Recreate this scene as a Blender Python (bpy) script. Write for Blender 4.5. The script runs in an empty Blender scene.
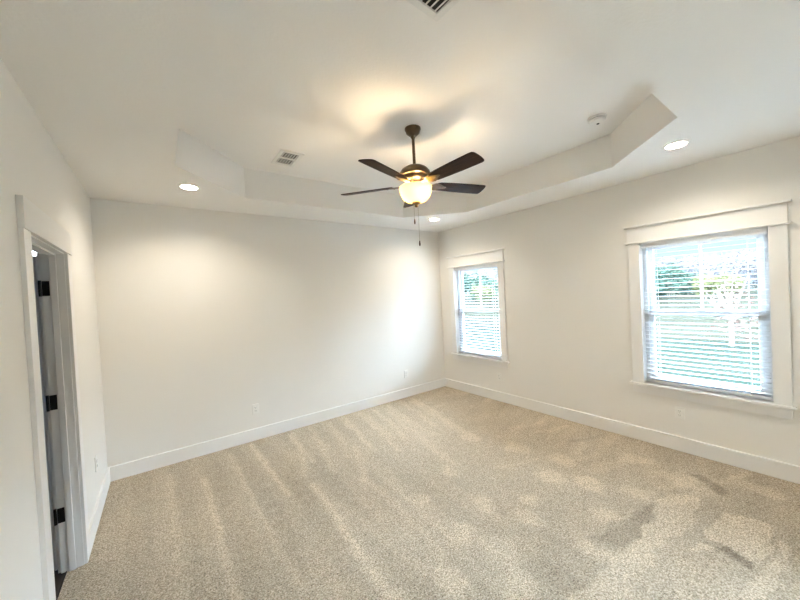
import bpy, bmesh, math, random
from mathutils import Vector, Matrix, noise
random.seed(7)
S = bpy.context.scene
COL = S.collection
PI = math.pi
R = math.radians

# ------------------------------------------------------------------ camera
CAM = Vector((0.4818, -4.2594, 1.6683))
PITCH, YAW, ROLL, FPX = -0.0162, -0.6344, -0.0504, 327.09
cd = bpy.data.cameras.new('camera')
cam = bpy.data.objects.new('camera', cd); COL.objects.link(cam)
fw = Vector((-math.sin(YAW)*math.cos(PITCH), math.cos(YAW)*math.cos(PITCH), math.sin(PITCH)))
rt = Vector((math.cos(YAW), math.sin(YAW), 0)); up = rt.cross(fw)
r2 = math.cos(ROLL)*rt + math.sin(ROLL)*up
u2 = -math.sin(ROLL)*rt + math.cos(ROLL)*up
cam.matrix_world = Matrix(((r2.x, u2.x, -fw.x, CAM.x), (r2.y, u2.y, -fw.y, CAM.y), (r2.z, u2.z, -fw.z, CAM.z), (0, 0, 0, 1)))
cd.sensor_fit = 'HORIZONTAL'; cd.sensor_width = 36.0; cd.lens = FPX/800*36.0
cd.clip_start = 0.02; cd.clip_end = 400
S.camera = cam

# ------------------------------------------------------------------ world, sun, exposure
W = bpy.data.worlds.new('sky'); S.world = W; W.use_nodes = True
wn = W.node_tree.nodes; wn.clear()
wo = wn.new('ShaderNodeOutputWorld'); wb = wn.new('ShaderNodeBackground')
wt = wn.new('ShaderNodeTexCoord'); wsep = wn.new('ShaderNodeSeparateXYZ'); wr = wn.new('ShaderNodeValToRGB')
# hazy bright sky: paler at the horizon, much brighter overhead
wr.color_ramp.elements[0].position = 0.10; wr.color_ramp.elements[0].color = (0.0095, 0.0115, 0.0130, 1)
wr.color_ramp.elements[1].position = 0.42; wr.color_ramp.elements[1].color = (0.64, 0.80, 1.0, 1)
W.node_tree.links.new(wt.outputs['Generated'], wsep.inputs[0])
W.node_tree.links.new(wsep.outputs['Z'], wr.inputs[0])
W.node_tree.links.new(wr.outputs[0], wb.inputs[0])
W.node_tree.links.new(wb.outputs[0], wo.inputs[0])
wb.inputs[1].default_value = 29.0
sd = bpy.data.lights.new('sun', 'SUN'); sun = bpy.data.objects.new('sun', sd); COL.objects.link(sun)
sd.energy = 2.5; sd.angle = R(2.0); sd.color = (1.0, 0.95, 0.86)
sun.rotation_euler = Vector((0.62, -0.22, -0.75)).to_track_quat('-Z', 'Y').to_euler()
RECESSED_STRENGTH = 222.0
BULB_STRENGTH = 215.0
S.view_settings.view_transform = 'Standard'; S.view_settings.look = 'None'
S.view_settings.exposure = 1.72; S.view_settings.gamma = 1.0; S.view_settings.use_curve_mapping = False

# ------------------------------------------------------------------ materials
MATS = {}
def mat(name, col, rough=0.6, metal=0.0, bump=None, var=None, emit=None, spec=None):
    m = bpy.data.materials.new(name); m.use_nodes = True
    nt = m.node_tree; b = nt.nodes['Principled BSDF']
    b.inputs['Base Color'].default_value = (*col, 1); b.inputs['Roughness'].default_value = rough
    b.inputs['Metallic'].default_value = metal
    if spec is not None: b.inputs['Specular IOR Level'].default_value = spec
    if emit: b.inputs['Emission Color'].default_value = (*emit[0], 1); b.inputs['Emission Strength'].default_value = emit[1]
    tc = nt.nodes.new('ShaderNodeTexCoord')
    if var:   # (scale, amount) brightness mottling of the surface itself
        n = nt.nodes.new('ShaderNodeTexNoise'); n.inputs['Scale'].default_value = var[0]; n.inputs['Detail'].default_value = 4
        r = nt.nodes.new('ShaderNodeValToRGB')
        k0, k1 = 1-var[1], 1+var[1]
        r.color_ramp.elements[0].position = .3; r.color_ramp.elements[1].position = .7
        r.color_ramp.elements[0].color = (*[min(1, c*k0) for c in col], 1); r.color_ramp.elements[1].color = (*[min(1, c*k1) for c in col], 1)
        nt.links.new(tc.outputs['Object'], n.inputs['Vector']); nt.links.new(n.outputs['Fac'], r.inputs[0])
        nt.links.new(r.outputs[0], b.inputs['Base Color'])
    if bump:  # (scale, strength, distance)
        n = nt.nodes.new('ShaderNodeTexNoise'); n.inputs['Scale'].default_value = bump[0]; n.inputs['Detail'].default_value = 3
        bp = nt.nodes.new('ShaderNodeBump'); bp.inputs['Strength'].default_value = bump[1]; bp.inputs['Distance'].default_value = bump[2]
        nt.links.new(tc.outputs['Object'], n.inputs['Vector']); nt.links.new(n.outputs['Fac'], bp.inputs['Height'])
        nt.links.new(bp.outputs[0], b.inputs['Normal'])
    MATS[name] = m
    return m
M_wall = mat('wall_paint', (0.83, 0.80, 0.745), 0.75, bump=(90, 0.08, 0.01))
M_ceil = mat('ceiling_paint', (0.87, 0.845, 0.80), 0.85, bump=(70, 0.12, 0.01))
M_trim = mat('trim_paint', (0.84, 0.82, 0.785), 0.35, bump=(30, 0.03, 0.004))
M_vinyl = mat('window_vinyl', (0.86, 0.87, 0.88), 0.4)
M_plastic = mat('white_plastic', (0.84, 0.82, 0.77), 0.35)
M_grille = mat('painted_steel', (0.80, 0.79, 0.75), 0.45)
M_dark = mat('dark_gap', (0.02, 0.02, 0.02), 0.8)
M_slot = mat('outlet_slot', (0.05, 0.045, 0.04), 0.6)
M_duct = mat('dark_duct', (0.025, 0.023, 0.02), 0.8)
M_bronze = mat('aged_bronze', (0.12, 0.078, 0.042), 0.38, 0.7, var=(18, 0.3))
M_black = mat('black_hinge_steel', (0.018, 0.017, 0.017), 0.3, 0.7)
M_chain = mat('chain_metal', (0.50, 0.44, 0.34), 0.35, 0.8)
M_fob = mat('dark_wood_fob', (0.09, 0.05, 0.03), 0.5)
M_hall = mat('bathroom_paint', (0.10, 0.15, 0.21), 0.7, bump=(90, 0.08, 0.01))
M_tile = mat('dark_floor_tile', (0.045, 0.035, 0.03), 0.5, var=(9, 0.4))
M_ext = mat('exterior_siding', (0.55, 0.53, 0.50), 0.8)

def walnut():
    m = mat('walnut_blade', (0.10, 0.05, 0.025), 0.5, spec=0.1)
    nt = m.node_tree; b = nt.nodes['Principled BSDF']
    tc = nt.nodes.new('ShaderNodeTexCoord'); mp = nt.nodes.new('ShaderNodeMapping'); mp.inputs['Scale'].default_value = (3, 40, 40)
    n = nt.nodes.new('ShaderNodeTexNoise'); n.inputs['Scale'].default_value = 2.2; n.inputs['Detail'].default_value = 6
    r = nt.nodes.new('ShaderNodeValToRGB')
    r.color_ramp.elements[0].position = .35; r.color_ramp.elements[0].color = (0.012, 0.005, 0.003, 1)
    r.color_ramp.elements[1].position = .72; r.color_ramp.elements[1].color = (0.050, 0.020, 0.009, 1)
    nt.links.new(tc.outputs['Object'], mp.inputs['Vector']); nt.links.new(mp.outputs[0], n.inputs['Vector'])
    nt.links.new(n.outputs['Fac'], r.inputs[0]); nt.links.new(r.outputs[0], b.inputs['Base Color'])
    return m
M_walnut = walnut()

def glass_pane():
    m = bpy.data.materials.new('window_glass'); m.use_nodes = True; nt = m.node_tree; nt.nodes.clear()
    o = nt.nodes.new('ShaderNodeOutputMaterial'); mx = nt.nodes.new('ShaderNodeMixShader')
    t = nt.nodes.new('ShaderNodeBsdfTransparent'); t.inputs[0].default_value = (0.93, 0.98, 1.0, 1)
    g = nt.nodes.new('ShaderNodeBsdfGlossy'); g.inputs['Roughness'].default_value = 0.02
    f = nt.nodes.new('ShaderNodeFresnel'); f.inputs[0].default_value = 1.25
    nt.links.new(f.outputs[0], mx.inputs[0]); nt.links.new(t.outputs[0], mx.inputs[1]); nt.links.new(g.outputs[0], mx.inputs[2])
    nt.links.new(mx.outputs[0], o.inputs[0]); return m
M_glass = glass_pane()

def translucent(name, col, tr, fac):
    m = bpy.data.materials.new(name); m.use_nodes = True; nt = m.node_tree; nt.nodes.clear()
    o = nt.nodes.new('ShaderNodeOutputMaterial'); mx = nt.nodes.new('ShaderNodeMixShader'); mx.inputs[0].default_value = fac
    d = nt.nodes.new('ShaderNodeBsdfPrincipled'); d.inputs['Base Color'].default_value = (*col, 1); d.inputs['Roughness'].default_value = .4
    t = nt.nodes.new('ShaderNodeBsdfTranslucent'); t.inputs[0].default_value = (*tr, 1)
    nt.links.new(d.outputs[0], mx.inputs[1]); nt.links.new(t.outputs[0], mx.inputs[2]); nt.links.new(mx.outputs[0], o.inputs[0])
    return m
M_bowl = translucent('frosted_amber_glass', (0.95, 0.88, 0.66), (0.98, 0.87, 0.52), 0.75)
M_slat = translucent('blind_slat_vinyl', (0.72, 0.72, 0.72), (0.85, 0.9, 0.95), 0.12)

def emitter(name, col, strength):
    m = bpy.data.materials.new(name); m.use_nodes = True; nt = m.node_tree; nt.nodes.clear()
    o = nt.nodes.new('ShaderNodeOutputMaterial'); e = nt.nodes.new('ShaderNodeEmission')
    e.inputs[0].default_value = (*col, 1); e.inputs[1].default_value = strength
    nt.links.new(e.outputs[0], o.inputs[0]); return m
M_led = emitter('led_diffuser', (1.0, 0.91, 0.78), RECESSED_STRENGTH)
M_bulb = emitter('warm_bulb', (1.0, 0.76, 0.48), BULB_STRENGTH)
M_vanity = emitter('vanity_globe', (0.8, 0.92, 1.0), 4.0)

def carpet():
    m = bpy.data.materials.new('beige_carpet'); m.use_nodes = True; nt = m.node_tree; b = nt.nodes['Principled BSDF']
    L = nt.links.new
    b.inputs['Roughness'].default_value = 1.0; b.inputs['Specular IOR Level'].default_value = 0.1
    tc = nt.nodes.new('ShaderNodeTexCoord')
    v = nt.nodes.new('ShaderNodeTexNoise'); v.inputs['Scale'].default_value = 110; v.inputs['Detail'].default_value = 4; v.inputs['Roughness'].default_value = .8
    r = nt.nodes.new('ShaderNodeValToRGB'); e = r.color_ramp.elements
    e[0].position = .27; e[0].color = (0.085, 0.058, 0.036, 1)
    e[1].position = .73; e[1].color = (0.82, 0.715, 0.57, 1)
    k = r.color_ramp.elements.new(.5); k.color = (0.46, 0.382, 0.282, 1)
    # twisted yarn tufts: cells with their own shade, warped by noise
    w = nt.nodes.new('ShaderNodeTexVoronoi'); w.inputs['Scale'].default_value = 150; w.inputs['Randomness'].default_value = 1.0
    L(tc.outputs['Object'], v.inputs['Vector']); L(tc.outputs['Object'], w.inputs['Vector'])
    sp = nt.nodes.new('ShaderNodeSeparateColor'); L(w.outputs['Color'], sp.inputs[0])
    mxv = nt.nodes.new('ShaderNodeMath'); mxv.operation = 'MULTIPLY_ADD'; mxv.inputs[1].default_value = .16; mxv.inputs[2].default_value = -.08
    L(sp.outputs[0], mxv.inputs[0])
    sm = nt.nodes.new('ShaderNodeMath'); sm.operation = 'ADD'; L(v.outputs['Fac'], sm.inputs[0]); L(mxv.outputs[0], sm.inputs[1]); L(sm.outputs[0], r.inputs[0])
    # nap direction (vacuum strokes and footprints) plus painted window light, stored on the mesh
    at = nt.nodes.new('ShaderNodeAttribute'); at.attribute_name = 'pile_light'
    n2 = nt.nodes.new('ShaderNodeTexNoise'); n2.inputs['Scale'].default_value = 14; n2.inputs['Detail'].default_value = 4
    L(tc.outputs['Object'], n2.inputs['Vector'])
    ma = nt.nodes.new('ShaderNodeMath'); ma.operation = 'MULTIPLY_ADD'; ma.inputs[1].default_value = 0.5; ma.inputs[2].default_value = -0.25
    L(n2.outputs['Fac'], ma.inputs[0])
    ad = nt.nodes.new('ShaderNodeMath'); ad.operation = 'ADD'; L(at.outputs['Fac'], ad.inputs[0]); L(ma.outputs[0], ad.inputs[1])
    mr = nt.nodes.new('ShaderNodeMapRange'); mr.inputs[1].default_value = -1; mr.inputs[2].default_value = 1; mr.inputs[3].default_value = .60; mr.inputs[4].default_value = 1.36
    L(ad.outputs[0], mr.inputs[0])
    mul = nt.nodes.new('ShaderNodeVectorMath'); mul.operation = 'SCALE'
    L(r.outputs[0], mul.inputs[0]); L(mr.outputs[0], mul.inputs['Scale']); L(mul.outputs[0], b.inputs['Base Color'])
    bp = nt.nodes.new('ShaderNodeBump'); bp.inputs['Strength'].default_value = .7; bp.inputs['Distance'].default_value = .012
    L(v.outputs['Fac'], bp.inputs['Height']); L(bp.outputs[0], b.inputs['Normal'])
    return m
M_carpet = carpet()

def ground_mat(name, c0, c1, scale, sx=1, sy=1):
    m = mat(name, c0, 1.0, spec=0.0); nt = m.node_tree; b = nt.nodes['Principled BSDF']; L = nt.links.new
    tc = nt.nodes.new('ShaderNodeTexCoord'); mp = nt.nodes.new('ShaderNodeMapping'); mp.inputs['Scale'].default_value = (sx, sy, 1)
    n = nt.nodes.new('ShaderNodeTexNoise'); n.inputs['Scale'].default_value = scale; n.inputs['Detail'].default_value = 5
    r = nt.nodes.new('ShaderNodeValToRGB'); r.color_ramp.elements[0].position = .35; r.color_ramp.elements[1].position = .65
    r.color_ramp.elements[0].color = (*c0, 1); r.color_ramp.elements[1].color = (*c1, 1)
    L(tc.outputs['Object'], mp.inputs[0]); L(mp.outputs[0], n.inputs['Vector']); L(n.outputs['Fac'], r.inputs[0]); L(r.outputs[0], b.inputs['Base Color'])
    return m
M_lawn = ground_mat('lawn', (0.0065, 0.0100, 0.0073), (0.0109, 0.0124, 0.0092), 1.2, 1, .4)
M_field = ground_mat('dry_field', (0.0118, 0.0111, 0.0077), (0.0150, 0.0143, 0.0101), .5, 1, .3)
M_patio = ground_mat('pale_concrete', (0.0093, 0.0116, 0.0109), (0.0118, 0.0137, 0.0133), 2.0)
def foliage(name, c0, c1):
    m = ground_mat(name, c0, c1, .9); return m
M_ever = foliage('evergreen_leaves', (0.0181, 0.0314, 0.0233), (0.0432, 0.0566, 0.0381))
M_yell = foliage('yellow_green_leaves', (0.0595, 0.0600, 0.0246), (0.0862, 0.0785, 0.0387))
M_twig = foliage('bare_twigs', (0.0446, 0.0400, 0.0399), (0.0744, 0.0647, 0.0634))
M_russet = foliage('russet_leaves', (0.0707, 0.0419, 0.0328), (0.1023, 0.0686, 0.0563))
M_bark = mat('bark', (0.16, 0.12, 0.09), 0.9, var=(6, .3))

# ------------------------------------------------------------------ mesh helpers
def bm_box(bm, a, b, bevel=0.0):
    a = Vector(a); b = Vector(b)
    g = bmesh.ops.create_cube(bm, size=1.0, matrix=Matrix.Translation((a+b)/2) @ Matrix.Diagonal((*[abs(x) for x in (b-a)], 1)))
    if bevel:
        es = list({e for v in g['verts'] for e in v.link_edges})
        bmesh.ops.bevel(bm, geom=es, offset=bevel, segments=2, affect='EDGES', profile=.6)
def bm_lathe(bm, prof, c=(0, 0, 0), n=32, axis='Z', close=False, cap=True):
    rings = []
    for r, z in prof:
        ring = []
        for i in range(n):
            t = 2*PI*i/n
            p = (r*math.cos(t), r*math.sin(t), z)
            if axis == 'X': p = (p[2], p[0], p[1])
            if axis == 'Y': p = (p[0], p[2], p[1])
            ring.append(bm.verts.new(Vector(p)+Vector(c)))
        rings.append(ring)
    for a, b in zip(rings, rings[1:]):
        for i in range(n): bm.faces.new((a[i], a[(i+1) % n], b[(i+1) % n], b[i]))
    if close:
        a, b = rings[-1], rings[0]
        for i in range(n): bm.faces.new((a[i], a[(i+1) % n], b[(i+1) % n], b[i]))
    elif cap:
        for rg in (rings[0], rings[-1]): bm.faces.new(rg)
def bm_tube(bm, p, q, r0, r1=None, n=8):
    p, q = Vector(p), Vector(q); d = q-p; r1 = r0 if r1 is None else r1
    m = Matrix.Translation((p+q)/2) @ d.to_track_quat('Z', 'Y').to_matrix().to_4x4()
    bmesh.ops.create_cone(bm, cap_ends=True, segments=n, radius1=r0, radius2=r1, depth=d.length, matrix=m)
def bm_prism(bm, pts, z0, z1):
    lo = [bm.verts.new((x, y, z0)) for x, y in pts]; hi = [bm.verts.new((x, y, z1)) for x, y in pts]
    n = len(pts)
    bm.faces.new(lo); bm.faces.new(hi)
    for i in range(n): bm.faces.new((lo[i], lo[(i+1) % n], hi[(i+1) % n], hi[i]))
def obj(name, bm, m, parent=None, smooth=False, loc=None, rot=None):
    bmesh.ops.recalc_face_normals(bm, faces=bm.faces)
    me = bpy.data.meshes.new(name); bm.to_mesh(me); bm.free()
    me.materials.append(m)
    if smooth:
        for p in me.polygons: p.use_smooth = True
        try: me.set_sharp_from_angle(angle=R(40))
        except Exception: pass
    o = bpy.data.objects.new(name, me); COL.objects.link(o)
    if parent: o.parent = parent
    if loc: o.location = loc
    if rot: o.rotation_euler = rot
    return o
def B(): return bmesh.new()
def tag(o, label, cat, group=None, kind=None):
    o['label'] = label; o['category'] = cat
    if group: o['group'] = group
    if kind: o['kind'] = kind
    return o
def empty(name, loc, label, cat, group=None, kind=None, rot=(0, 0, 0)):
    o = bpy.data.objects.new(name, None); COL.objects.link(o); o.location = loc; o.rotation_euler = rot
    o.empty_display_size = .1
    return tag(o, label, cat, group, kind)
def copy_tree(o, parent=None):
    c = o.copy(); COL.objects.link(c)
    if parent: c.parent = parent
    for ch in list(o.children): copy_tree(ch, c)
    return c
def boxes(name, lst, m, parent=None, bevel=0.0):
    bm = B()
    for a, b in lst: bm_box(bm, a, b, bevel)
    return obj(name, bm, m, parent)

# ------------------------------------------------------------------ room shell
X1 = 4.529; YF = -6.6; H = 2.74; T = 3.05; BB = 0.14
WT = 0.14
struct = lambda o, label, cat: tag(o, label, cat, kind='structure')

# carpet floor; nap direction and painted window light stored per vertex
STREAKS = [  # (polyline, half width, amount)
    ([(1.52, -1.4), (1.506, -1.68), (1.474, -2.1), (1.44, -2.6), (1.42, -3.3)], .035, .75),
    ([(1.58, -1.82), (1.63, -2.42), (1.67, -2.75)], .03, .3),
    ([(1.9, -1.61), (1.94, -2.07), (1.85, -2.72)], .04, .45),
    ([(3.1, -.26), (2.89, -1.12), (2.7, -1.99)], .05, .45),
    ([(3.57, -.28), (3.28, -1.76)], .07, .55),
    ([(2.16, -.98), (1.92, -1.63)], .04, .5),
    ([(1.27, -.1), (1.28, -.9), (1.29, -1.4)], .025, .7),
    ([(.75, -.6), (.747, -1.02), (.755, -1.9), (.76, -2.7)], .03, .6),
    ([(1.02, -.2), (1.04, -1.2), (1.06, -2.4)], .03, .4),
    ([(.48, -.3), (.5, -1.3), (.52, -2.3)], .04, .35),
    ([(2.4, -.3), (2.3, -1.2)], .03, .5), ([(1.7, -.15), (1.68, -1.0)], .03, .45), ([(2.75, -.25), (2.6, -1.1)], .03, .45),
    ([(2.08, -1.8), (1.979, -2.66), (1.9, -3.3)], .05, .35),
]
_r = random.Random(3)
for k in range(9):
    x0 = 1.75+.24*k; STREAKS.append(([(x0, -.12), (x0-.10, -.7), (x0-.24, -1.15-.3*_r.random())], .022+.02*_r.random(), .35+.2*_r.random()))
for k in range(10):
    x0 = 2.9+1.3*_r.random(); y0 = -1.0-2.6*_r.random(); STREAKS.append(([(x0, y0), (x0+.18, y0-.10), (x0+.42, y0-.16)], .02+.02*_r.random(), _r.choice((.45, -.45, .35))))
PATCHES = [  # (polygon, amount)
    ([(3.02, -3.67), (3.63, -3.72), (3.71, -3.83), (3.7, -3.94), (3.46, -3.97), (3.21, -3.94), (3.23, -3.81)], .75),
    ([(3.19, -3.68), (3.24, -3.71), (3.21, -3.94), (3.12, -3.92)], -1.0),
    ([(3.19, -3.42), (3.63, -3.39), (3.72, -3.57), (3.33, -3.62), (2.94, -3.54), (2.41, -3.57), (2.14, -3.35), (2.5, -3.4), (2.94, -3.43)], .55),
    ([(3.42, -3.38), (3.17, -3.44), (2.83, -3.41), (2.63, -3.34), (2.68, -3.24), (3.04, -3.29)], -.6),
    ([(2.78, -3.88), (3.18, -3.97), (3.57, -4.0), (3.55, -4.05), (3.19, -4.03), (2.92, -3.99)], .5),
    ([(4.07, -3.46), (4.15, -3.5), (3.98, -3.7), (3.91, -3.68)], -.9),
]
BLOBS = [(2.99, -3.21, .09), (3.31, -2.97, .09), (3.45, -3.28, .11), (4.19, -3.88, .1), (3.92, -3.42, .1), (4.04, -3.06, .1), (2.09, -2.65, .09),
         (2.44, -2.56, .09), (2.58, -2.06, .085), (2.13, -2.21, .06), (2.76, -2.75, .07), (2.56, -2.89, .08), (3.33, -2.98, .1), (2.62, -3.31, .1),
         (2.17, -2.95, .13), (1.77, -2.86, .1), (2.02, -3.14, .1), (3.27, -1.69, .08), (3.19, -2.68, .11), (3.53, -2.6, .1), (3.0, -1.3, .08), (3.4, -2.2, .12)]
def in_poly(x, y, P):
    c = False; j = len(P)-1
    for i in range(len(P)):
        if (P[i][1] > y) != (P[j][1] > y) and x < (P[j][0]-P[i][0])*(y-P[i][1])/(P[j][1]-P[i][1])+P[i][0]: c = not c
        j = i
    return c
def seg_d(x, y, a, b):
    dx, dy = b[0]-a[0], b[1]-a[1]; t = max(0, min(1, ((x-a[0])*dx+(y-a[1])*dy)/(dx*dx+dy*dy)))
    return math.hypot(x-a[0]-t*dx, y-a[1]-t*dy)
def pile_light(x, y):
    jx = .05*noise.noise((x*7, y*7, 1)); jy = .05*noise.noise((x*7, y*7, 5)); xx, yy = x+jx, y+jy
    v = 0.35*noise.noise((x*1.3, y*1.1, 3))
    left = max(0, min(1, (2.9-x)/.8))
    # broad vacuum strokes along the room's depth
    ph = (x+.05*math.sin(y*1.7)+.06*noise.noise((x, y*.8, 9)))/.29
    v += left*.09*(1 if (ph % 1.0) < .5 else -1)
    # short strokes across, near the right wall
    right = max(0, min(1, (x-2.9)/.9))
    v += right*.45*noise.noise((x*1.6+y*1.2, (y-x*.3)*7, 2))
    for pl, w, a in STREAKS:
        d = min(seg_d(x+jx*.5, y, p, q) for p, q in zip(pl, pl[1:]))
        v += a*math.exp(-(d/w)**2)
    v -= .3*max(0, min(1, (-2.6-y)/.7))*max(0, min(1, (2.9-x)/.6))  # darker tone towards the near left of the floor
    v += .28*max(0, min(1, (x-1.4)/1.6))*max(0, min(1, (y+4.0)/1.2))  # window light painted in: carpet gets lighter towards the right and back
    v += .45*math.exp(-((x-3.0)/.8)**2-((y+.95)/.75)**2)  # window light painted as a broad pale pool by the back corner
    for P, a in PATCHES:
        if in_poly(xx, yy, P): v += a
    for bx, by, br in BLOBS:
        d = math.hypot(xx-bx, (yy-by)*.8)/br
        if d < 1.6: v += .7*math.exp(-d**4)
    return max(-1.0, min(1.0, v))
bm = B(); lay = bm.verts.layers.float.new('pile_light'); nx, ny = 230, 336
grid = []
for j in range(ny+1):
    row = []
    for i in range(nx+1):
        x = X1*i/nx; y = YF*j/ny
        v = bm.verts.new((x, y, .003*noise.noise((x*5, y*5, 0)) if 0 < i < nx and 0 < j < ny else 0)); v[lay] = pile_light(x, y); row.append(v)
    grid.append(row)
for j in range(ny):
    for i in range(nx): bm.faces.new((grid[j][i], grid[j+1][i], grid[j+1][i+1], grid[j][i+1]))
bm_box(bm, (-.085, -1.985, -.1), (X1, YF, -.012)); bm_box(bm, (0, 0, -.1), (X1, -1.3, -.012))
bm_box(bm, (-.085, -2.0, -.05), (.01, -1.27, 0.0))
flo = obj('floor', bm, M_carpet, smooth=True); struct(flo, 'beige speckled cut-piled carpet with vacuum strokes and footprints', 'floor')

# ceiling: lower border + octagonal tray
OX0, OX1, OY0, OY1, CH = .63, 3.90, -.63, -3.63, .62
OCT = [(OX0, OY0-CH), (OX0+CH, OY0), (OX1-CH, OY0), (OX1, OY0-CH), (OX1, OY1+CH), (OX1-CH, OY1), (OX0+CH, OY1), (OX0, OY1+CH)]
bm = B()
def V(x, y, z): return bm.verts.new((x, y, z))
o_ = [V(x, y, H) for x, y in OCT]; t_ = [V(x, y, T) for x, y in OCT]
YC = -4.62
c_ = [V(0, 0, H), V(X1, 0, H), V(X1, YC, H), V(0, YC, H)]
d_ = [V(1.2, YC, H), V(1.2, YF, H)]; e_ = [V(0, YF, H), V(X1, YF, H)]
CANS = [(.753, -.755), (3.769, -.729), (3.828, -3.491)]
def holed(tri, c):
    n = 36; ring = [V(c[0]+.068*math.cos(2*PI*i/n), c[1]+.068*math.sin(2*PI*i/n), H) for i in range(n)]
    es = []
    for loop in (tri, ring):
        for p, q in zip(loop, loop[1:]+loop[:1]): es.append(bm.edges.get((p, q)) or bm.edges.new((p, q)))
    bmesh.ops.triangle_fill(bm, edges=es, use_beauty=True, normal=(0, 0, -1))
holed([c_[0], o_[0], o_[1]], CANS[0]); holed([c_[1], o_[2], o_[3]], CANS[1]); holed([c_[2], o_[4], o_[5]], CANS[2]); bm.faces.new((c_[3], o_[6], o_[7]))
bm.faces.new((c_[0], o_[1], o_[2], c_[1])); bm.faces.new((c_[1], o_[3], o_[4], c_[2])); bm.faces.new((c_[2], o_[5], o_[6], c_[3], d_[0])); bm.faces.new((c_[3], o_[7], o_[0], c_[0]))
for i in range(8): bm.faces.new((o_[i], t_[i], t_[(i+1) % 8], o_[(i+1) % 8]))
bm.faces.new(t_)
holed([c_[3], d_[0], d_[1], e_[0]], (.72, -4.95)); holed([d_[0], c_[2], e_[1], d_[1]], (1.6, -5.9))
ceil = obj('ceiling', bm, M_ceil); struct(ceil, 'painted ceiling with a raised eight-sided tray in the middle', 'ceiling')
boxes('roof', [((-2.6, .2, T+.02), (X1+.45, YF-.2, T+.2))], M_ext)
struct(bpy.data.objects['roof'], 'roof slab above the room', 'roof')

# walls
struct(boxes('wall_back', [((-.12, 0, -.3), (X1+WT, .14, T+.02))], M_wall), 'plain cream wall opposite with two outlets', 'wall')
struct(boxes('wall_front', [((-.12, YF-.14, -.3), (X1+WT, YF, T+.02))], M_wall), 'cream wall behind the viewer', 'wall')
WIN = [(-3.905, -3.0), (-1.245, -.335), (-6.2, -5.1)]       # openings along y; the last is added behind the viewer for fill light
WZ0, WZ1 = .617, 2.095
bm = B()
a0, a1 = X1, X1+WT
bm_box(bm, (a0, YF, -.3), (a1, 0, WZ0)); bm_box(bm, (a0, YF, WZ1), (a1, 0, T+.02))
bm_box(bm, (a0, YF, WZ0), (a1, WIN[2][0], WZ1)); bm_box(bm, (a0, WIN[2][1], WZ0), (a1, WIN[0][0], WZ1)); bm_box(bm, (a0, WIN[0][1], WZ0), (a1, WIN[1][0], WZ1)); bm_box(bm, (a0, WIN[1][1], WZ0), (a1, 0, WZ1))
struct(obj('wall_right', bm, M_wall), 'cream wall with two windows', 'wall')
DY0, DY1, DZ = -2.03, -1.25, 2.06             # rough door opening
bm = B()
bm_box(bm, (-.104, YF, -.3), (0, DY0, T+.02)); bm_box(bm, (-.104, DY1, -.3), (0, 0, T+.02)); bm_box(bm, (-.104, DY0, DZ), (0, DY1, T+.02))
struct(obj('wall_left', bm, M_wall), 'cream wall with the open doorway', 'wall')

def baseboard(name, a, b, nrm, label):
    # run from a to b (xy) on the wall whose inward normal is nrm
    a, b, nrm = Vector((*a, 0)), Vector((*b, 0)), Vector((*nrm, 0)); d = .018
    bm = B(); prof = [(0, 0), (d, 0), (d, BB-.004), (d-.001, BB-.001), (d-.003, BB), (0, BB)]
    A = [bm.verts.new(a+nrm*u+Vector((0, 0, z))) for u, z in prof]; Bv = [bm.verts.new(b+nrm*u+Vector((0, 0, z))) for u, z in prof]
    for i in range(len(prof)): bm.faces.new((A[i], A[(i+1) % 6], Bv[(i+1) % 6], Bv[i]))
    bm.faces.new(A); bm.faces.new(Bv)
    return struct(obj(name, bm, M_trim), label, 'baseboard')
baseboard('baseboard_back', (.015, 0), (X1-.015, 0), (0, -1), 'white baseboard along the wall opposite')
baseboard('baseboard_right', (X1, 0), (X1, YF), (-1, 0), 'white baseboard under the two windows')
baseboard('baseboard_left', (0, 0), (0, -1.17), (1, 0), 'short white baseboard between the doorway and the corner')
baseboard('trim_1', (0, -2.115), (0, YF), (1, 0), 'white baseboard on the near side of the doorway')
baseboard('baseboard_front', (.015, YF), (X1-.015, YF), (0, 1), 'white baseboard behind the viewer')

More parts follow.
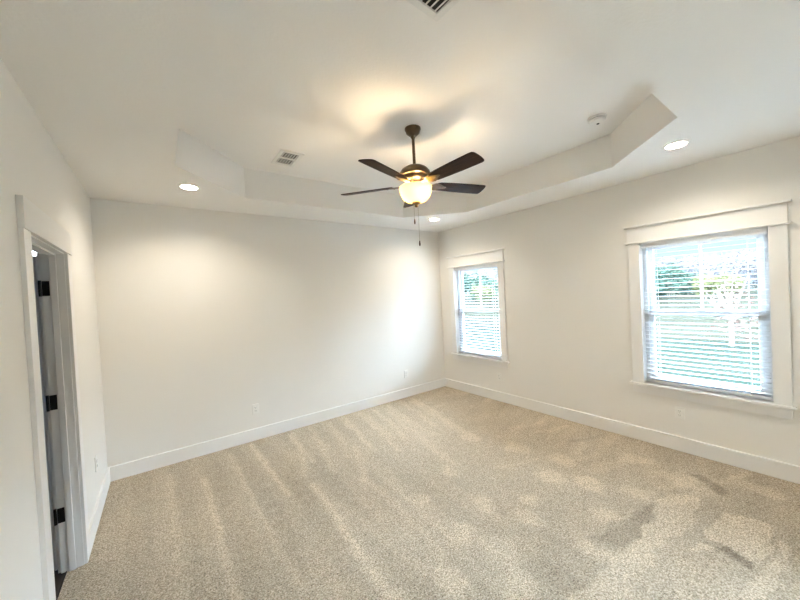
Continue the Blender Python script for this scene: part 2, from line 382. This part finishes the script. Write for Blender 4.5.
# ------------------------------------------------------------------ windows
def window(name, y0, y1, label):
    root = empty(name, (X1, (y0+y1)/2, WZ0), label, 'window', kind='structure')
    off = Vector(root.location)
    def part(nm, lst, m, bevel=0.0, parent=root):
        o = boxes(nm, lst, m, None, bevel); me = o.data
        for v in me.vertices: v.co -= off
        o.parent = parent; return o
    cw = .095
    # interior casing
    for ya, yb in ((y0-cw, y0+.006), (y1-.006, y1+cw)): part('side_casing', [((X1-.02, ya, .617), (X1-.0, yb, 2.078))], M_trim, .0015)
    part('header_board', [((X1-.022, y0-cw-.004, 2.092), (X1, y1+cw+.004, 2.246))], M_trim, .0015)
    part('header_bead', [((X1-.044, y0-cw-.026, 2.076), (X1, y1+cw+.026, 2.093))], M_trim, .005)
    part('header_cap', [((X1-.052, y0-cw-.028, 2.245), (X1, y1+cw+.028, 2.264))], M_trim, .004)
    part('stool', [((X1-.04, y0-cw-.024, .595), (X1+.07, y1+cw+.024, .618))], M_trim, .004)
    part('apron', [((X1-.018, y0-cw, .512), (X1, y1+cw, .596))], M_trim, .0015)
    # jamb lining and vinyl frame
    part('jamb', [((X1, y0, .618), (X1+.07, y0+.006, 2.089)), ((X1, y1-.006, .618), (X1+.07, y1, 2.089)), ((X1, y0, 2.089), (X1+.07, y1, 2.095))], M_trim)
    fx0, fx1, fr = X1+.07, X1+.14, .042
    part('window_frame', [((fx0, y0, .597), (fx1, y0+fr, 2.095)), ((fx0, y1-fr, .597), (fx1, y1, 2.095)), ((fx0, y0+fr, .597), (fx1, y1-fr, .597+fr)),
                          ((fx0, y0+fr, 2.095-fr), (fx1, y1-fr, 2.095))], M_vinyl, .003)
    def sash(nm, xa, xb, z0, z1, mun, brail):
        s = .044; A, Bb = y0+fr, y1-fr
        fo = part(nm, [((xa, A, z0), (xb, A+s, z1)), ((xa, Bb-s, z0), (xb, Bb, z1)), ((xa, A+s, z0), (xb, Bb-s, z0+brail)), ((xa, A+s, z1-.05), (xb, Bb-s, z1))], M_vinyl, .003)
        xm = (xa+xb)/2
        g = part('pane', [((xm-.003, A+s-.004, z0+brail-.004), (xm+.003, Bb-s+.004, z1-.046))], M_glass)
        g.parent = fo
        if mun:
            ym = (y0+y1)/2
            mm = part('muntin', [((xm-.008, ym-.010, z0+brail), (xm+.008, ym+.010, z1-.05))], M_vinyl, .002); mm.parent = fo
    sash('upper_sash', fx0+.038, fx0+.066, 1.318, 2.053, True, .045)
    sash('lower_sash', fx0+.006, fx0+.034, .639, 1.372, False, .055)
    part('sash_lock', [((fx0-.012, (y0+y1)/2-.03, 1.372), (fx0+.02, (y0+y1)/2+.03, 1.388))], M_vinyl, .004)
    return root
window('window_1', *WIN[0], 'large near window in white craftsman trim on the right wall')
window('window_2', *WIN[1], 'farther window in white craftsman trim beside the corner')

window('added_fill_window', *WIN[2], 'added unseen fill-light window on the right wall behind the viewer')  # added out of view; lets in extra daylight to brighten the room

# ------------------------------------------------------------------ blinds
def blind(y0, y1, label):
    yc = (y0+y1)/2; hw = (y1-y0)/2-.012; xb = .036
    t = empty('window_blind', (X1, yc, .625), label, 'blind', 'white slatted blinds in the windows')
    zt = 2.085-.625
    bm = B()
    bm_box(bm, (.002, -hw, zt-.066), (.010, hw, zt-.001), .002)       # valance face with two ribs
    bm_box(bm, (-.002, -hw, zt-.022), (.006, hw, zt-.006), .002); bm_box(bm, (-.002, -hw, zt-.062), (.006, hw, zt-.048), .002)
    bm_box(bm, (.002, -hw, zt-.066), (.014, -hw+.008, zt-.001)); bm_box(bm, (.002, hw-.008, zt-.066), (.014, hw, zt-.001))
    obj('valance', bm, M_vinyl, t)
    boxes('headrail', [((.014, -hw+.012, zt-.048), (.064, hw-.012, zt-.002))], M_vinyl, t, .002)
    bm = B(); n = 31; z0 = .055; z1 = zt-.085
    for i in range(n):
        z = z0+(z1-z0)*i/(n-1); tilt = R(1+random.uniform(-.7, .7)); w = .024
        prof = [(-w, 0), (-w*.5, .0009), (0, .0012), (w*.5, .0009), (w, 0)]
        ring = []
        for s in (-1, 1):
            y = s*(hw-.006)
            top = [bm.verts.new((xb+u*math.cos(tilt), y, z+v+u*math.sin(tilt)+.0010)) for u, v in prof]
            bot = [bm.verts.new((xb+u*math.cos(tilt), y, z+v+u*math.sin(tilt)-.0010)) for u, v in reversed(prof)]
            ring.append(top+bot)
        k = len(ring[0])
        for j in range(k): bm.faces.new((ring[0][j], ring[0][(j+1) % k], ring[1][(j+1) % k], ring[1][j]))
        bm.faces.new(ring[0]); bm.faces.new(ring[1])
    obj('slats', bm, M_slat, t)
    boxes('bottom_rail', [((xb-.025, -hw+.004, .012), (xb+.025, hw-.004, .032))], M_slat, t, .003)
    for s in (-1, 1):
        bm = B()
        for dx in (-.026, .026): bm_tube(bm, (xb+dx, s*(hw-.12), .02), (xb+dx, s*(hw-.12), zt-.05), .0012, n=6)
        obj('ladder_cord', bm, M_vinyl, t)
    return t
blind(*WIN[0], 'white slatted blind, slats open, in the large near window')
blind(*WIN[1], 'white slatted blind, slats open, in the window beside the corner')

# ------------------------------------------------------------------ door on the left wall
door = empty('door_1', (0, -1.64, 0), 'open doorway in white trim on the left wall, door swung into the dark room', 'door', kind='structure')
def dpart(nm, lst, m, bevel=0.0, parent=None):
    o = boxes(nm, lst, m, None, bevel)
    for v in o.data.vertices: v.co -= Vector((0, -1.64, 0))
    o.parent = parent or door; return o
JY0, JY1, JZ = -2.01, -1.27, 2.04            # clear opening
dpart('jamb', [((-.107, JY0-.02, 0), (.002, JY0, JZ+.02))], M_trim, .001)
dpart('jamb', [((-.107, JY1, 0), (.002, JY1+.02, JZ+.02))], M_trim, .001)
dpart('head_jamb', [((-.107, JY0, JZ), (.002, JY1, JZ+.02))], M_trim, .001)
for ya, yb in ((JY0, JY0+.012), (JY1-.012, JY1)): dpart('door_stop', [((-.068, ya, 0), (-.036, yb, JZ-.012))], M_trim, .002)
dpart('door_stop', [((-.068, JY0, JZ-.012), (-.036, JY1, JZ))], M_trim, .002)
for ya, yb in ((-2.118, JY0-.006), (JY1+.006, -1.166)): dpart('side_casing', [((0, ya, 0), (.018, yb, 2.046))], M_trim, .0015)
dpart('header_board', [((0, -2.124, 2.046), (.024, -1.158, 2.190))], M_trim, .0015)
for ya, yb in ((-2.118, JY0-.006), (JY1+.014, -1.166)): dpart('side_casing', [((-.122, ya, 0), (-.104, yb, 2.046))], M_trim, .0015)
dpart('header_board', [((-.128, -2.124, 2.052), (-.104, -1.158, 2.190))], M_trim, .0015)
# leaf swung wide open on the far jamb
leaf = empty('door_leaf', (0, 0, 0), 'x', 'x'); del leaf['label']; del leaf['category']
leaf.parent = door; leaf.location = (-.136, -1.235+1.64, 0); leaf.rotation_euler = (0, 0, R(180-52))
bm = B(); bm_box(bm, (0, -.035, .012), (.72, 0, 2.03), .002)
pnl = obj('slab', bm, M_trim, leaf)
bm = B()
for z0, z1 in ((.2, .95), (1.15, 1.9)):
    bm_box(bm, (.12, -.040, z0), (.60, .005, z1), .004)
obj('raised_panel', bm, M_trim, leaf)
for z in (1.82, 1.095, .37):
    h = dpart('hinge', [((-.106, JY1-.0025, z-.047), (-.072, JY1+.001, z+.047))], M_black, .0012)
    bm = B(); bm_lathe(bm, [(.0075, -.05), (.0075, .05)], n=12)
    k = obj('knuckle', bm, M_black, h, True, loc=(-.114, JY1-.004+1.64, z))

# bathroom beyond the door
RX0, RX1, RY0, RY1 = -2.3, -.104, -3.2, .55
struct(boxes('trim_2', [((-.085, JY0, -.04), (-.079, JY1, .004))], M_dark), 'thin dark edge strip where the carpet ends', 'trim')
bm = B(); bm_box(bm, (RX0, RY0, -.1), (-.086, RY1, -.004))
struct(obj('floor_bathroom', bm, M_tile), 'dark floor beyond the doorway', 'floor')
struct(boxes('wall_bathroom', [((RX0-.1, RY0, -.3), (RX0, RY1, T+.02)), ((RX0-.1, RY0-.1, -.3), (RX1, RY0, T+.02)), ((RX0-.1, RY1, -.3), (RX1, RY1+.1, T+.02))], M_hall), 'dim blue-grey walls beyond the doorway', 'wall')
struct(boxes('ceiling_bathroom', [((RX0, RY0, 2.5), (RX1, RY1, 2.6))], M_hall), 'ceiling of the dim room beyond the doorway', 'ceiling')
v = empty('vanity_light', (-.49, RY1, 2.235), 'small lit wall lamp seen through the top of the doorway', 'lamp')
bm = B(); bm_lathe(bm, [(.0, 0), (.05, 0), (.05, -.02), (.0, -.02)], n=20, axis='Y'); obj('back_plate', bm, M_grille, v)
bm = B(); bm_tube(bm, (0, -.02, 0), (0, -.06, 0), .012); obj('arm', bm, M_grille, v)
bm = B(); bmesh.ops.create_uvsphere(bm, u_segments=20, v_segments=12, radius=.05, matrix=Matrix.Translation((0, -.1, 0))); obj('globe', bm, M_vanity, v, True)

# ------------------------------------------------------------------ recessed ceiling lights
def recessed(x, y, label):
    t = empty('recessed_light', (x, y, H), label, 'ceiling light', 'recessed lights in the lower ceiling border')
    bm = B(); bm_lathe(bm, [(.064, .0), (.068, -.006), (.090, -.004), (.092, 0), (.092, .001), (.072, .001), (.072, .050), (.055, .050), (.055, .046), (.064, .046)], n=40, close=True)
    obj('trim_ring', bm, M_plastic, t, True)
    bm = B(); bm_lathe(bm, [(.0545, .036), (.0545, .044)], n=40); obj('diffuser', bm, M_led, t)
    return t
recessed(.753, -.755, 'lit recessed light near the left wall, above the back-left corner')
recessed(3.828, -3.491, 'lit recessed light above the large near window')
recessed(.72, -4.95, 'added unseen recessed fill light behind the viewer on the doorway side')  # added out of view to brighten the left wall and near floor
recessed(1.6, -5.9, 'added unseen recessed fill light behind the viewer in the middle of the ceiling')  # second lamp added out of view, for fill light only
recessed(3.769, -.729, 'lit recessed light in the far corner, just below the fan')

# ------------------------------------------------------------------ vents, detector, outlets
def vent(x, y, rz, lx, ly, label):
    t = empty('air_vent', (x, y, T), label, 'vent', 'white ceiling air vents', rot=(0, 0, rz))
    hx, hy = lx/2, ly/2; b = .035
    bm = B()
    bm_box(bm, (-hx, -hy, -.012), (-hx+b, hy, 0), .003); bm_box(bm, (hx-b, -hy, -.012), (hx, hy, 0), .003)
    bm_box(bm, (-hx+b, -hy, -.012), (hx-b, -hy+b, 0), .003); bm_box(bm, (-hx+b, hy-b, -.012), (hx-b, hy, 0), .003)
    bm_box(bm, (-hx+b, -.012, -.010), (hx-b, .012, 0), .001)
    obj('frame', bm, M_grille, t)
    boxes('duct_opening', [((-hx+b, -hy+b, -.002), (hx-b, hy-b, -.0005))], M_duct, t)
    n = 6; bm = B()
    for i in range(n):
        u = -hx+b+(2*hx-2*b)*(i+.5)/n
        for s in (-1, 1):
            a0, a1 = sorted((s*.012, s*(hy-b)))
            a0 += .016
            m = Matrix.Translation((u, (a0+a1)/2, -.007)) @ Matrix.Rotation(R(-24), 4, 'Y') @ Matrix.Diagonal((.0135, a1-a0, .0015, 1))
            bmesh.ops.create_cube(bm, size=1, matrix=m)
    obj('louvres', bm, M_grille, t)
    return t
vent(1.555, -1.07, 0, .22, .34, 'white louvred air vent in the tray, nearer the back wall')
vent(1.565, -3.235, R(3), .26, .34, 'white louvred air vent cut by the top edge of the photo')

t = empty('smoke_detector', (3.479, -3.068, T), 'round white smoke detector on the tray ceiling near its right corner', 'smoke detector')
bm = B(); bm_lathe(bm, [(.0, 0), (.070, 0), (.070, -.010), (.066, -.012), (.0, -.012)], n=40); obj('base', bm, M_plastic, t, True)
bm = B(); bm_lathe(bm, [(.0, -.0125), (.056, -.0125), (.056, -.016), (.0, -.016)], n=40); obj('vent_gap', bm, M_dark, t, True)
bm = B(); bm_lathe(bm, [(.0, -.0165), (.060, -.0165), (.062, -.022), (.054, -.036), (.030, -.042), (.0, -.043)], n=40); obj('cover', bm, M_plastic, t, True)
bm = B(); bm_lathe(bm, [(.0, -.043), (.011, -.043), (.010, -.047), (.0, -.0475)], c=(.014, 0, 0), n=16); obj('test_button', bm, M_duct, t, True)

def outlet(loc, rz, label):
    # built facing -y, then turned
    t = empty('wall_outlet', loc, label, 'outlet', 'white duplex wall outlets', rot=(0, 0, rz))
    bm = B(); bm_box(bm, (-.037, -.007, -.060), (.037, 0, .060), .003); obj('cover_plate', bm, M_plastic, t)
    for s in (-1, 1):
        bm = B(); pts = []
        for i in range(24):
            a = 2*PI*i/24; pts.append((.0175*math.cos(a), max(-.0135, min(.0135, .0175*math.sin(a)))))
        bm_prism(bm, pts, 0, .003)
        bmesh.ops.transform(bm, matrix=Matrix.Translation((0, -.0068, s*.020)) @ Matrix.Rotation(R(90), 4, 'X'), verts=bm.verts)
        r = obj('receptacle', bm, M_plastic, t)
        bm = B()
        bm_box(bm, (-.0085, -.0104, s*.020-.002), (-.0060, -.0096, s*.020+.007)); bm_box(bm, (.0055, -.0104, s*.020-.001), (.0080, -.0096, s*.020+.006))
        bm_lathe(bm, [(.0025, -.0104), (.0025, -.0096)], c=(0, 0, s*.020-.007), n=10, axis='Y')
        obj('slots', bm, M_slot, r)
    bm = B(); bm_lathe(bm, [(.0028, -.0082), (.0028, -.0066)], n=12, axis='Y'); obj('screw', bm, M_chain, t)
    return t
outlet((1.359, 0, .372), 0, 'white outlet on the wall opposite, left of its middle')
outlet((3.662, 0, .372), 0, 'white outlet on the wall opposite, close to the far corner')
outlet((X1, -3.286, .374), R(-90), 'white outlet below the large near window')
outlet((X1, -1.175, .362), R(-90), 'white outlet below the window beside the corner')
outlet((0, -.62, .42), R(90), 'white outlet on the left wall between doorway and corner')

# ------------------------------------------------------------------ ceiling fan
FX, FY = 2.258, -2.145
fan = empty('ceiling_fan', (FX, FY, T), 'bronze five-blade ceiling fan with a lit amber bowl light', 'ceiling fan')
bm = B(); bm_lathe(bm, [(.0, 0), (.066, 0), (.067, -.012), (.060, -.022), (.056, -.040), (.036, -.058), (.020, -.066), (.0, -.066)], n=36); obj('canopy', bm, M_bronze, fan, True)
bm = B(); bm_lathe(bm, [(.018, -.060), (.022, -.072), (.014, -.086), (.0125, -.09), (.0125, -.300), (.020, -.304), (.026, -.322), (.0, -.322)], n=20); obj('downrod', bm, M_bronze, fan, True)
bm = B(); bm_lathe(bm, [(.0, -.310), (.040, -.312), (.075, -.322), (.106, -.340), (.126, -.364), (.130, -.384), (.126, -.398), (.112, -.404), (.108, -.420), (.098, -.436), (.070, -.446), (.0, -.446)], n=44)
obj('motor_housing', bm, M_bronze, fan, True)
bm = B(); bm_lathe(bm, [(.0, -.446), (.052, -.446), (.056, -.462), (.050, -.486), (.034, -.498), (.0, -.498)], n=32); obj('switch_housing', bm, M_bronze, fan, True)
bm = B(); bm_lathe(bm, [(.007, -.495), (.007, -.616)], n=12); obj('center_rod', bm, M_bronze, fan, True)
# bowl: open at the top, with thickness
outer = [(.135, -.490), (.138, -.496), (.135, -.506), (.132, -.524), (.124, -.554), (.108, -.582), (.084, -.604), (.050, -.615), (.012, -.618)]
inner = [(r-.004 if r > .02 else r, z+.004) for r, z in reversed(outer)]
bm = B(); bm_lathe(bm, outer+inner, n=48, close=True); bowl = obj('glass_bowl', bm, M_bowl, fan, True); bowl['label'] = 'amber frosted glass bowl'
bm = B(); bm_lathe(bm, [(.0, -.614), (.034, -.616), (.036, -.622), (.026, -.630), (.014, -.636), (.013, -.642), (.016, -.648), (.008, -.656), (.0, -.658)], n=24); obj('finial', bm, M_bronze, fan, True)
for k in range(3):
    a = R(120*k+20); d = Vector((math.cos(a), math.sin(a), 0))
    bm = B(); bm_tube(bm, d*.03+Vector((0, 0, -.490)), d*.058+Vector((0, 0, -.518)), .013, n=12); so = obj('lamp_socket', bm, M_bronze, fan, True)
    bm = B(); bmesh.ops.create_uvsphere(bm, u_segments=16, v_segments=10, radius=.021, matrix=Matrix.Translation(d*.074+Vector((0, 0, -.540))) @ Matrix.Diagonal((1, 1, 1.1, 1)))
    obj('bulb', bm, M_bulb, so, True)
BZ = -.468
for k in range(5):
    ang = R(-160+72*k)
    bm = B(); pts = []
    # blade outline: narrow root, widening, rounded corners at the tip
    prof = [(.195, .048), (.22, .058), (.32, .064), (.45, .069), (.60, .071), (.640, .070), (.652, .066), (.660, .054), (.665, .02)]
    up_ = [(r, w) for r, w in prof]; dn_ = [(r, -w) for r, w in reversed(prof)]
    bm_prism(bm, up_+dn_, -.003, .003)
    bl = obj('blade', bm, M_walnut, fan)
    bl.location = (0, 0, BZ); bl.rotation_euler = (Matrix.Rotation(ang, 3, 'Z') @ Matrix.Rotation(R(-13), 3, 'X')).to_euler()
    # ornate bracket under the root
    bm = B(); ip = [(.075, .020), (.11, .016), (.14, .022), (.165, .044), (.19, .052), (.215, .044), (.235, .028), (.262, .016), (.285, .008)]
    bm_prism(bm, ip+[(r, -w) for r, w in reversed(ip)], -.0085, -.0035)
    bm_tube(bm, (.06, 0, .018), (.12, 0, -.004), .012, .010, n=10)
    for sx, sy in ((.195, .03), (.195, -.03), (.245, 0)): bm_lathe(bm, [(.0065, -.0115), (.0065, -.0085)], c=(sx, sy, 0), n=10)
    ir = obj('blade_iron', bm, M_bronze, fan, True)
    ir.location = bl.location; ir.rotation_euler = bl.rotation_euler
def pull(dx, dy, z0, z1, nm='pull_chain'):
    bm = B(); bm_tube(bm, (dx, dy, z0), (dx, dy, z1), .0016, n=6)
    z = z0
    while z > z1: bmesh.ops.create_icosphere(bm, subdivisions=1, radius=.0024, matrix=Matrix.Translation((dx, dy, z))); z -= .012
    c = obj(nm, bm, M_chain, fan)
    bm = B(); bm_lathe(bm, [(.0, z1+.004), (.004, z1), (.0065, z1-.020), (.0070, z1-.034), (.004, z1-.042), (.0, z1-.043)], c=(dx, dy, 0), n=12)
    obj('pull_fob', bm, M_fob, c, True)
pull(-.018, .010, -.640, -.755)
pull(.012, -.006, -.640, -.938)

# ------------------------------------------------------------------ outside
GZ = -.30
struct(boxes('ground', [((X1+WT, -60, GZ-.3), (14.5, 90, GZ))], M_lawn), 'green lawn outside the windows', 'lawn')
struct(boxes('field', [((14.5, -60, GZ-.3), (160, 160, GZ+.005))], M_field), 'pale dry field beyond the lawn', 'field')
struct(boxes('patio', [((X1+WT, -7.0, GZ), (7.3, 4.5, GZ+.03))], M_patio), 'pale concrete strip outside the windows', 'patio')
bm = B()
for i in range(5): bm_box(bm, (7.32+.02*i, -3.9+.62*i, GZ), (7.42+.02*i, -3.9+.60*(i+1), GZ+.09), .01)
tag(obj('landscape_edging', bm, M_bark), 'dark low timber edging lying at the lawn edge outside the near window', 'edging')

def crown_bm(rad, hgt, n, leaf, blobs):
    bm = B(); rnd = random.Random(n+int(hgt*10)); cs = []
    for k in range(blobs):
        a = rnd.uniform(0, 2*PI); q = rnd.uniform(0, .65)
        cs.append((Vector((rad*q*math.cos(a), rad*q*math.sin(a), hgt*rnd.uniform(.25, .8))), rad*rnd.uniform(.35, .55)))
    for i in range(n):
        c, r = rnd.choice(cs)
        d = Vector((rnd.gauss(0, 1), rnd.gauss(0, 1), rnd.gauss(0, .8))).normalized()*r*rnd.uniform(.6, 1.05)
        p = c+d
        if p.z < .05: p.z = .05+rnd.random()*.3
        q = Vector((rnd.gauss(0, 1), rnd.gauss(0, 1), rnd.gauss(0, 1))).to_track_quat('Z', 'Y').to_matrix().to_4x4()
        s = leaf*rnd.uniform(.6, 1.4)
        m = Matrix.Translation(p) @ q
        vs = [bm.verts.new(m @ Vector(v)) for v in ((-s, 0, 0), (0, -s*.5, .1*s), (s, 0, 0), (0, s*.5, .1*s))]
        bm.faces.new(vs)
    return bm
def trunk_bm(h, r, n, spread):
    bm = B(); rnd = random.Random(n)
    bm_tube(bm, (0, 0, 0), (0, 0, h*.55), r, r*.6, 8)
    for i in range(n):
        z = h*rnd.uniform(.25, .55); a = rnd.uniform(0, 2*PI); q = Vector((math.cos(a)*spread*rnd.uniform(.4, 1), math.sin(a)*spread*rnd.uniform(.4, 1), h*rnd.uniform(.65, 1)))
        p = Vector((0, 0, z)); bm_tube(bm, p, q, r*.4, r*.12, 5)
        for j in range(4):
            s = p.lerp(q, rnd.uniform(.4, .95)); e = s+Vector((rnd.gauss(0, .25), rnd.gauss(0, .25), rnd.uniform(.1, .5)))*spread*.7
            bm_tube(bm, s, e, r*.16, r*.05, 4)
    return bm
def tree(name, x, y, h, rad, m, n, leaf, blobs, label, group, br=6):
    t = empty(name, (x, y, GZ), label, 'tree', group)
    obj('crown', crown_bm(rad, h, n, leaf, blobs), m, t)
    obj('trunk', trunk_bm(h, .035*h**.7, br, rad*.8), M_bark, t)
    return t
G = 'trees beyond the dry field'
def grove(proto, spots):
    for i, (x, y, k) in enumerate(spots):
        o = proto if i == 0 else copy_tree(proto)
        o.location = (x, y, GZ); o.scale = (k, k, k*(.9+.2*random.random())); o.rotation_euler = (0, 0, PI/2*random.randrange(4))
p = tree('evergreen_tree', 0, 0, 3.6, 2.6, M_ever, 2600, .20, 9, 'low dense evergreen at the far edge of the field', G, 3)
grove(p, [(45.5, 9.1, 0.95), (51.0, 8.6, 1.0), (56.5, 7.9, 0.9), (42.2, 36.0, 1.3), (49.5, 35.8, 1.25), (48.1, 28.8, 1.3)])
p = tree('bare_tree', 0, 0, 6.0, 3.2, M_twig, 1700, .15, 9, 'tall bare-branched tree at the far edge of the field', G, 12)
grove(p, [(62.8, 7.6, 0.95), (69.7, 6.8, 0.95), (76.5, 5.7, 1.0), (55.2, 1.3, 1.0), (62.6, 0.2, 1.0), (74.5, 13.5, 1.0), (66.9, 14.3, 1.0), (49.1, 46.1, 1.2), (57.8, 49.1, 1.3), (67.1, 51.4, 1.3), (58.1, 39.1, 1.3), (67.4, 41.6, 1.3)])
p = tree('yellow_tree', 0, 0, 3.0, 2.0, M_yell, 1600, .16, 7, 'yellow-green shrub at the far edge of the field', G, 4)
grove(p, [(43.7, 3.8, 0.85), (48.1, 2.9, 0.9), (37.0, 25.3, 0.95)])
tree('russet_sapling', 13.8, -2.3, 2.1, .9, M_russet, 260, .06, 6, 'young russet-leaved sapling on the lawn outside the near window', None, 9)
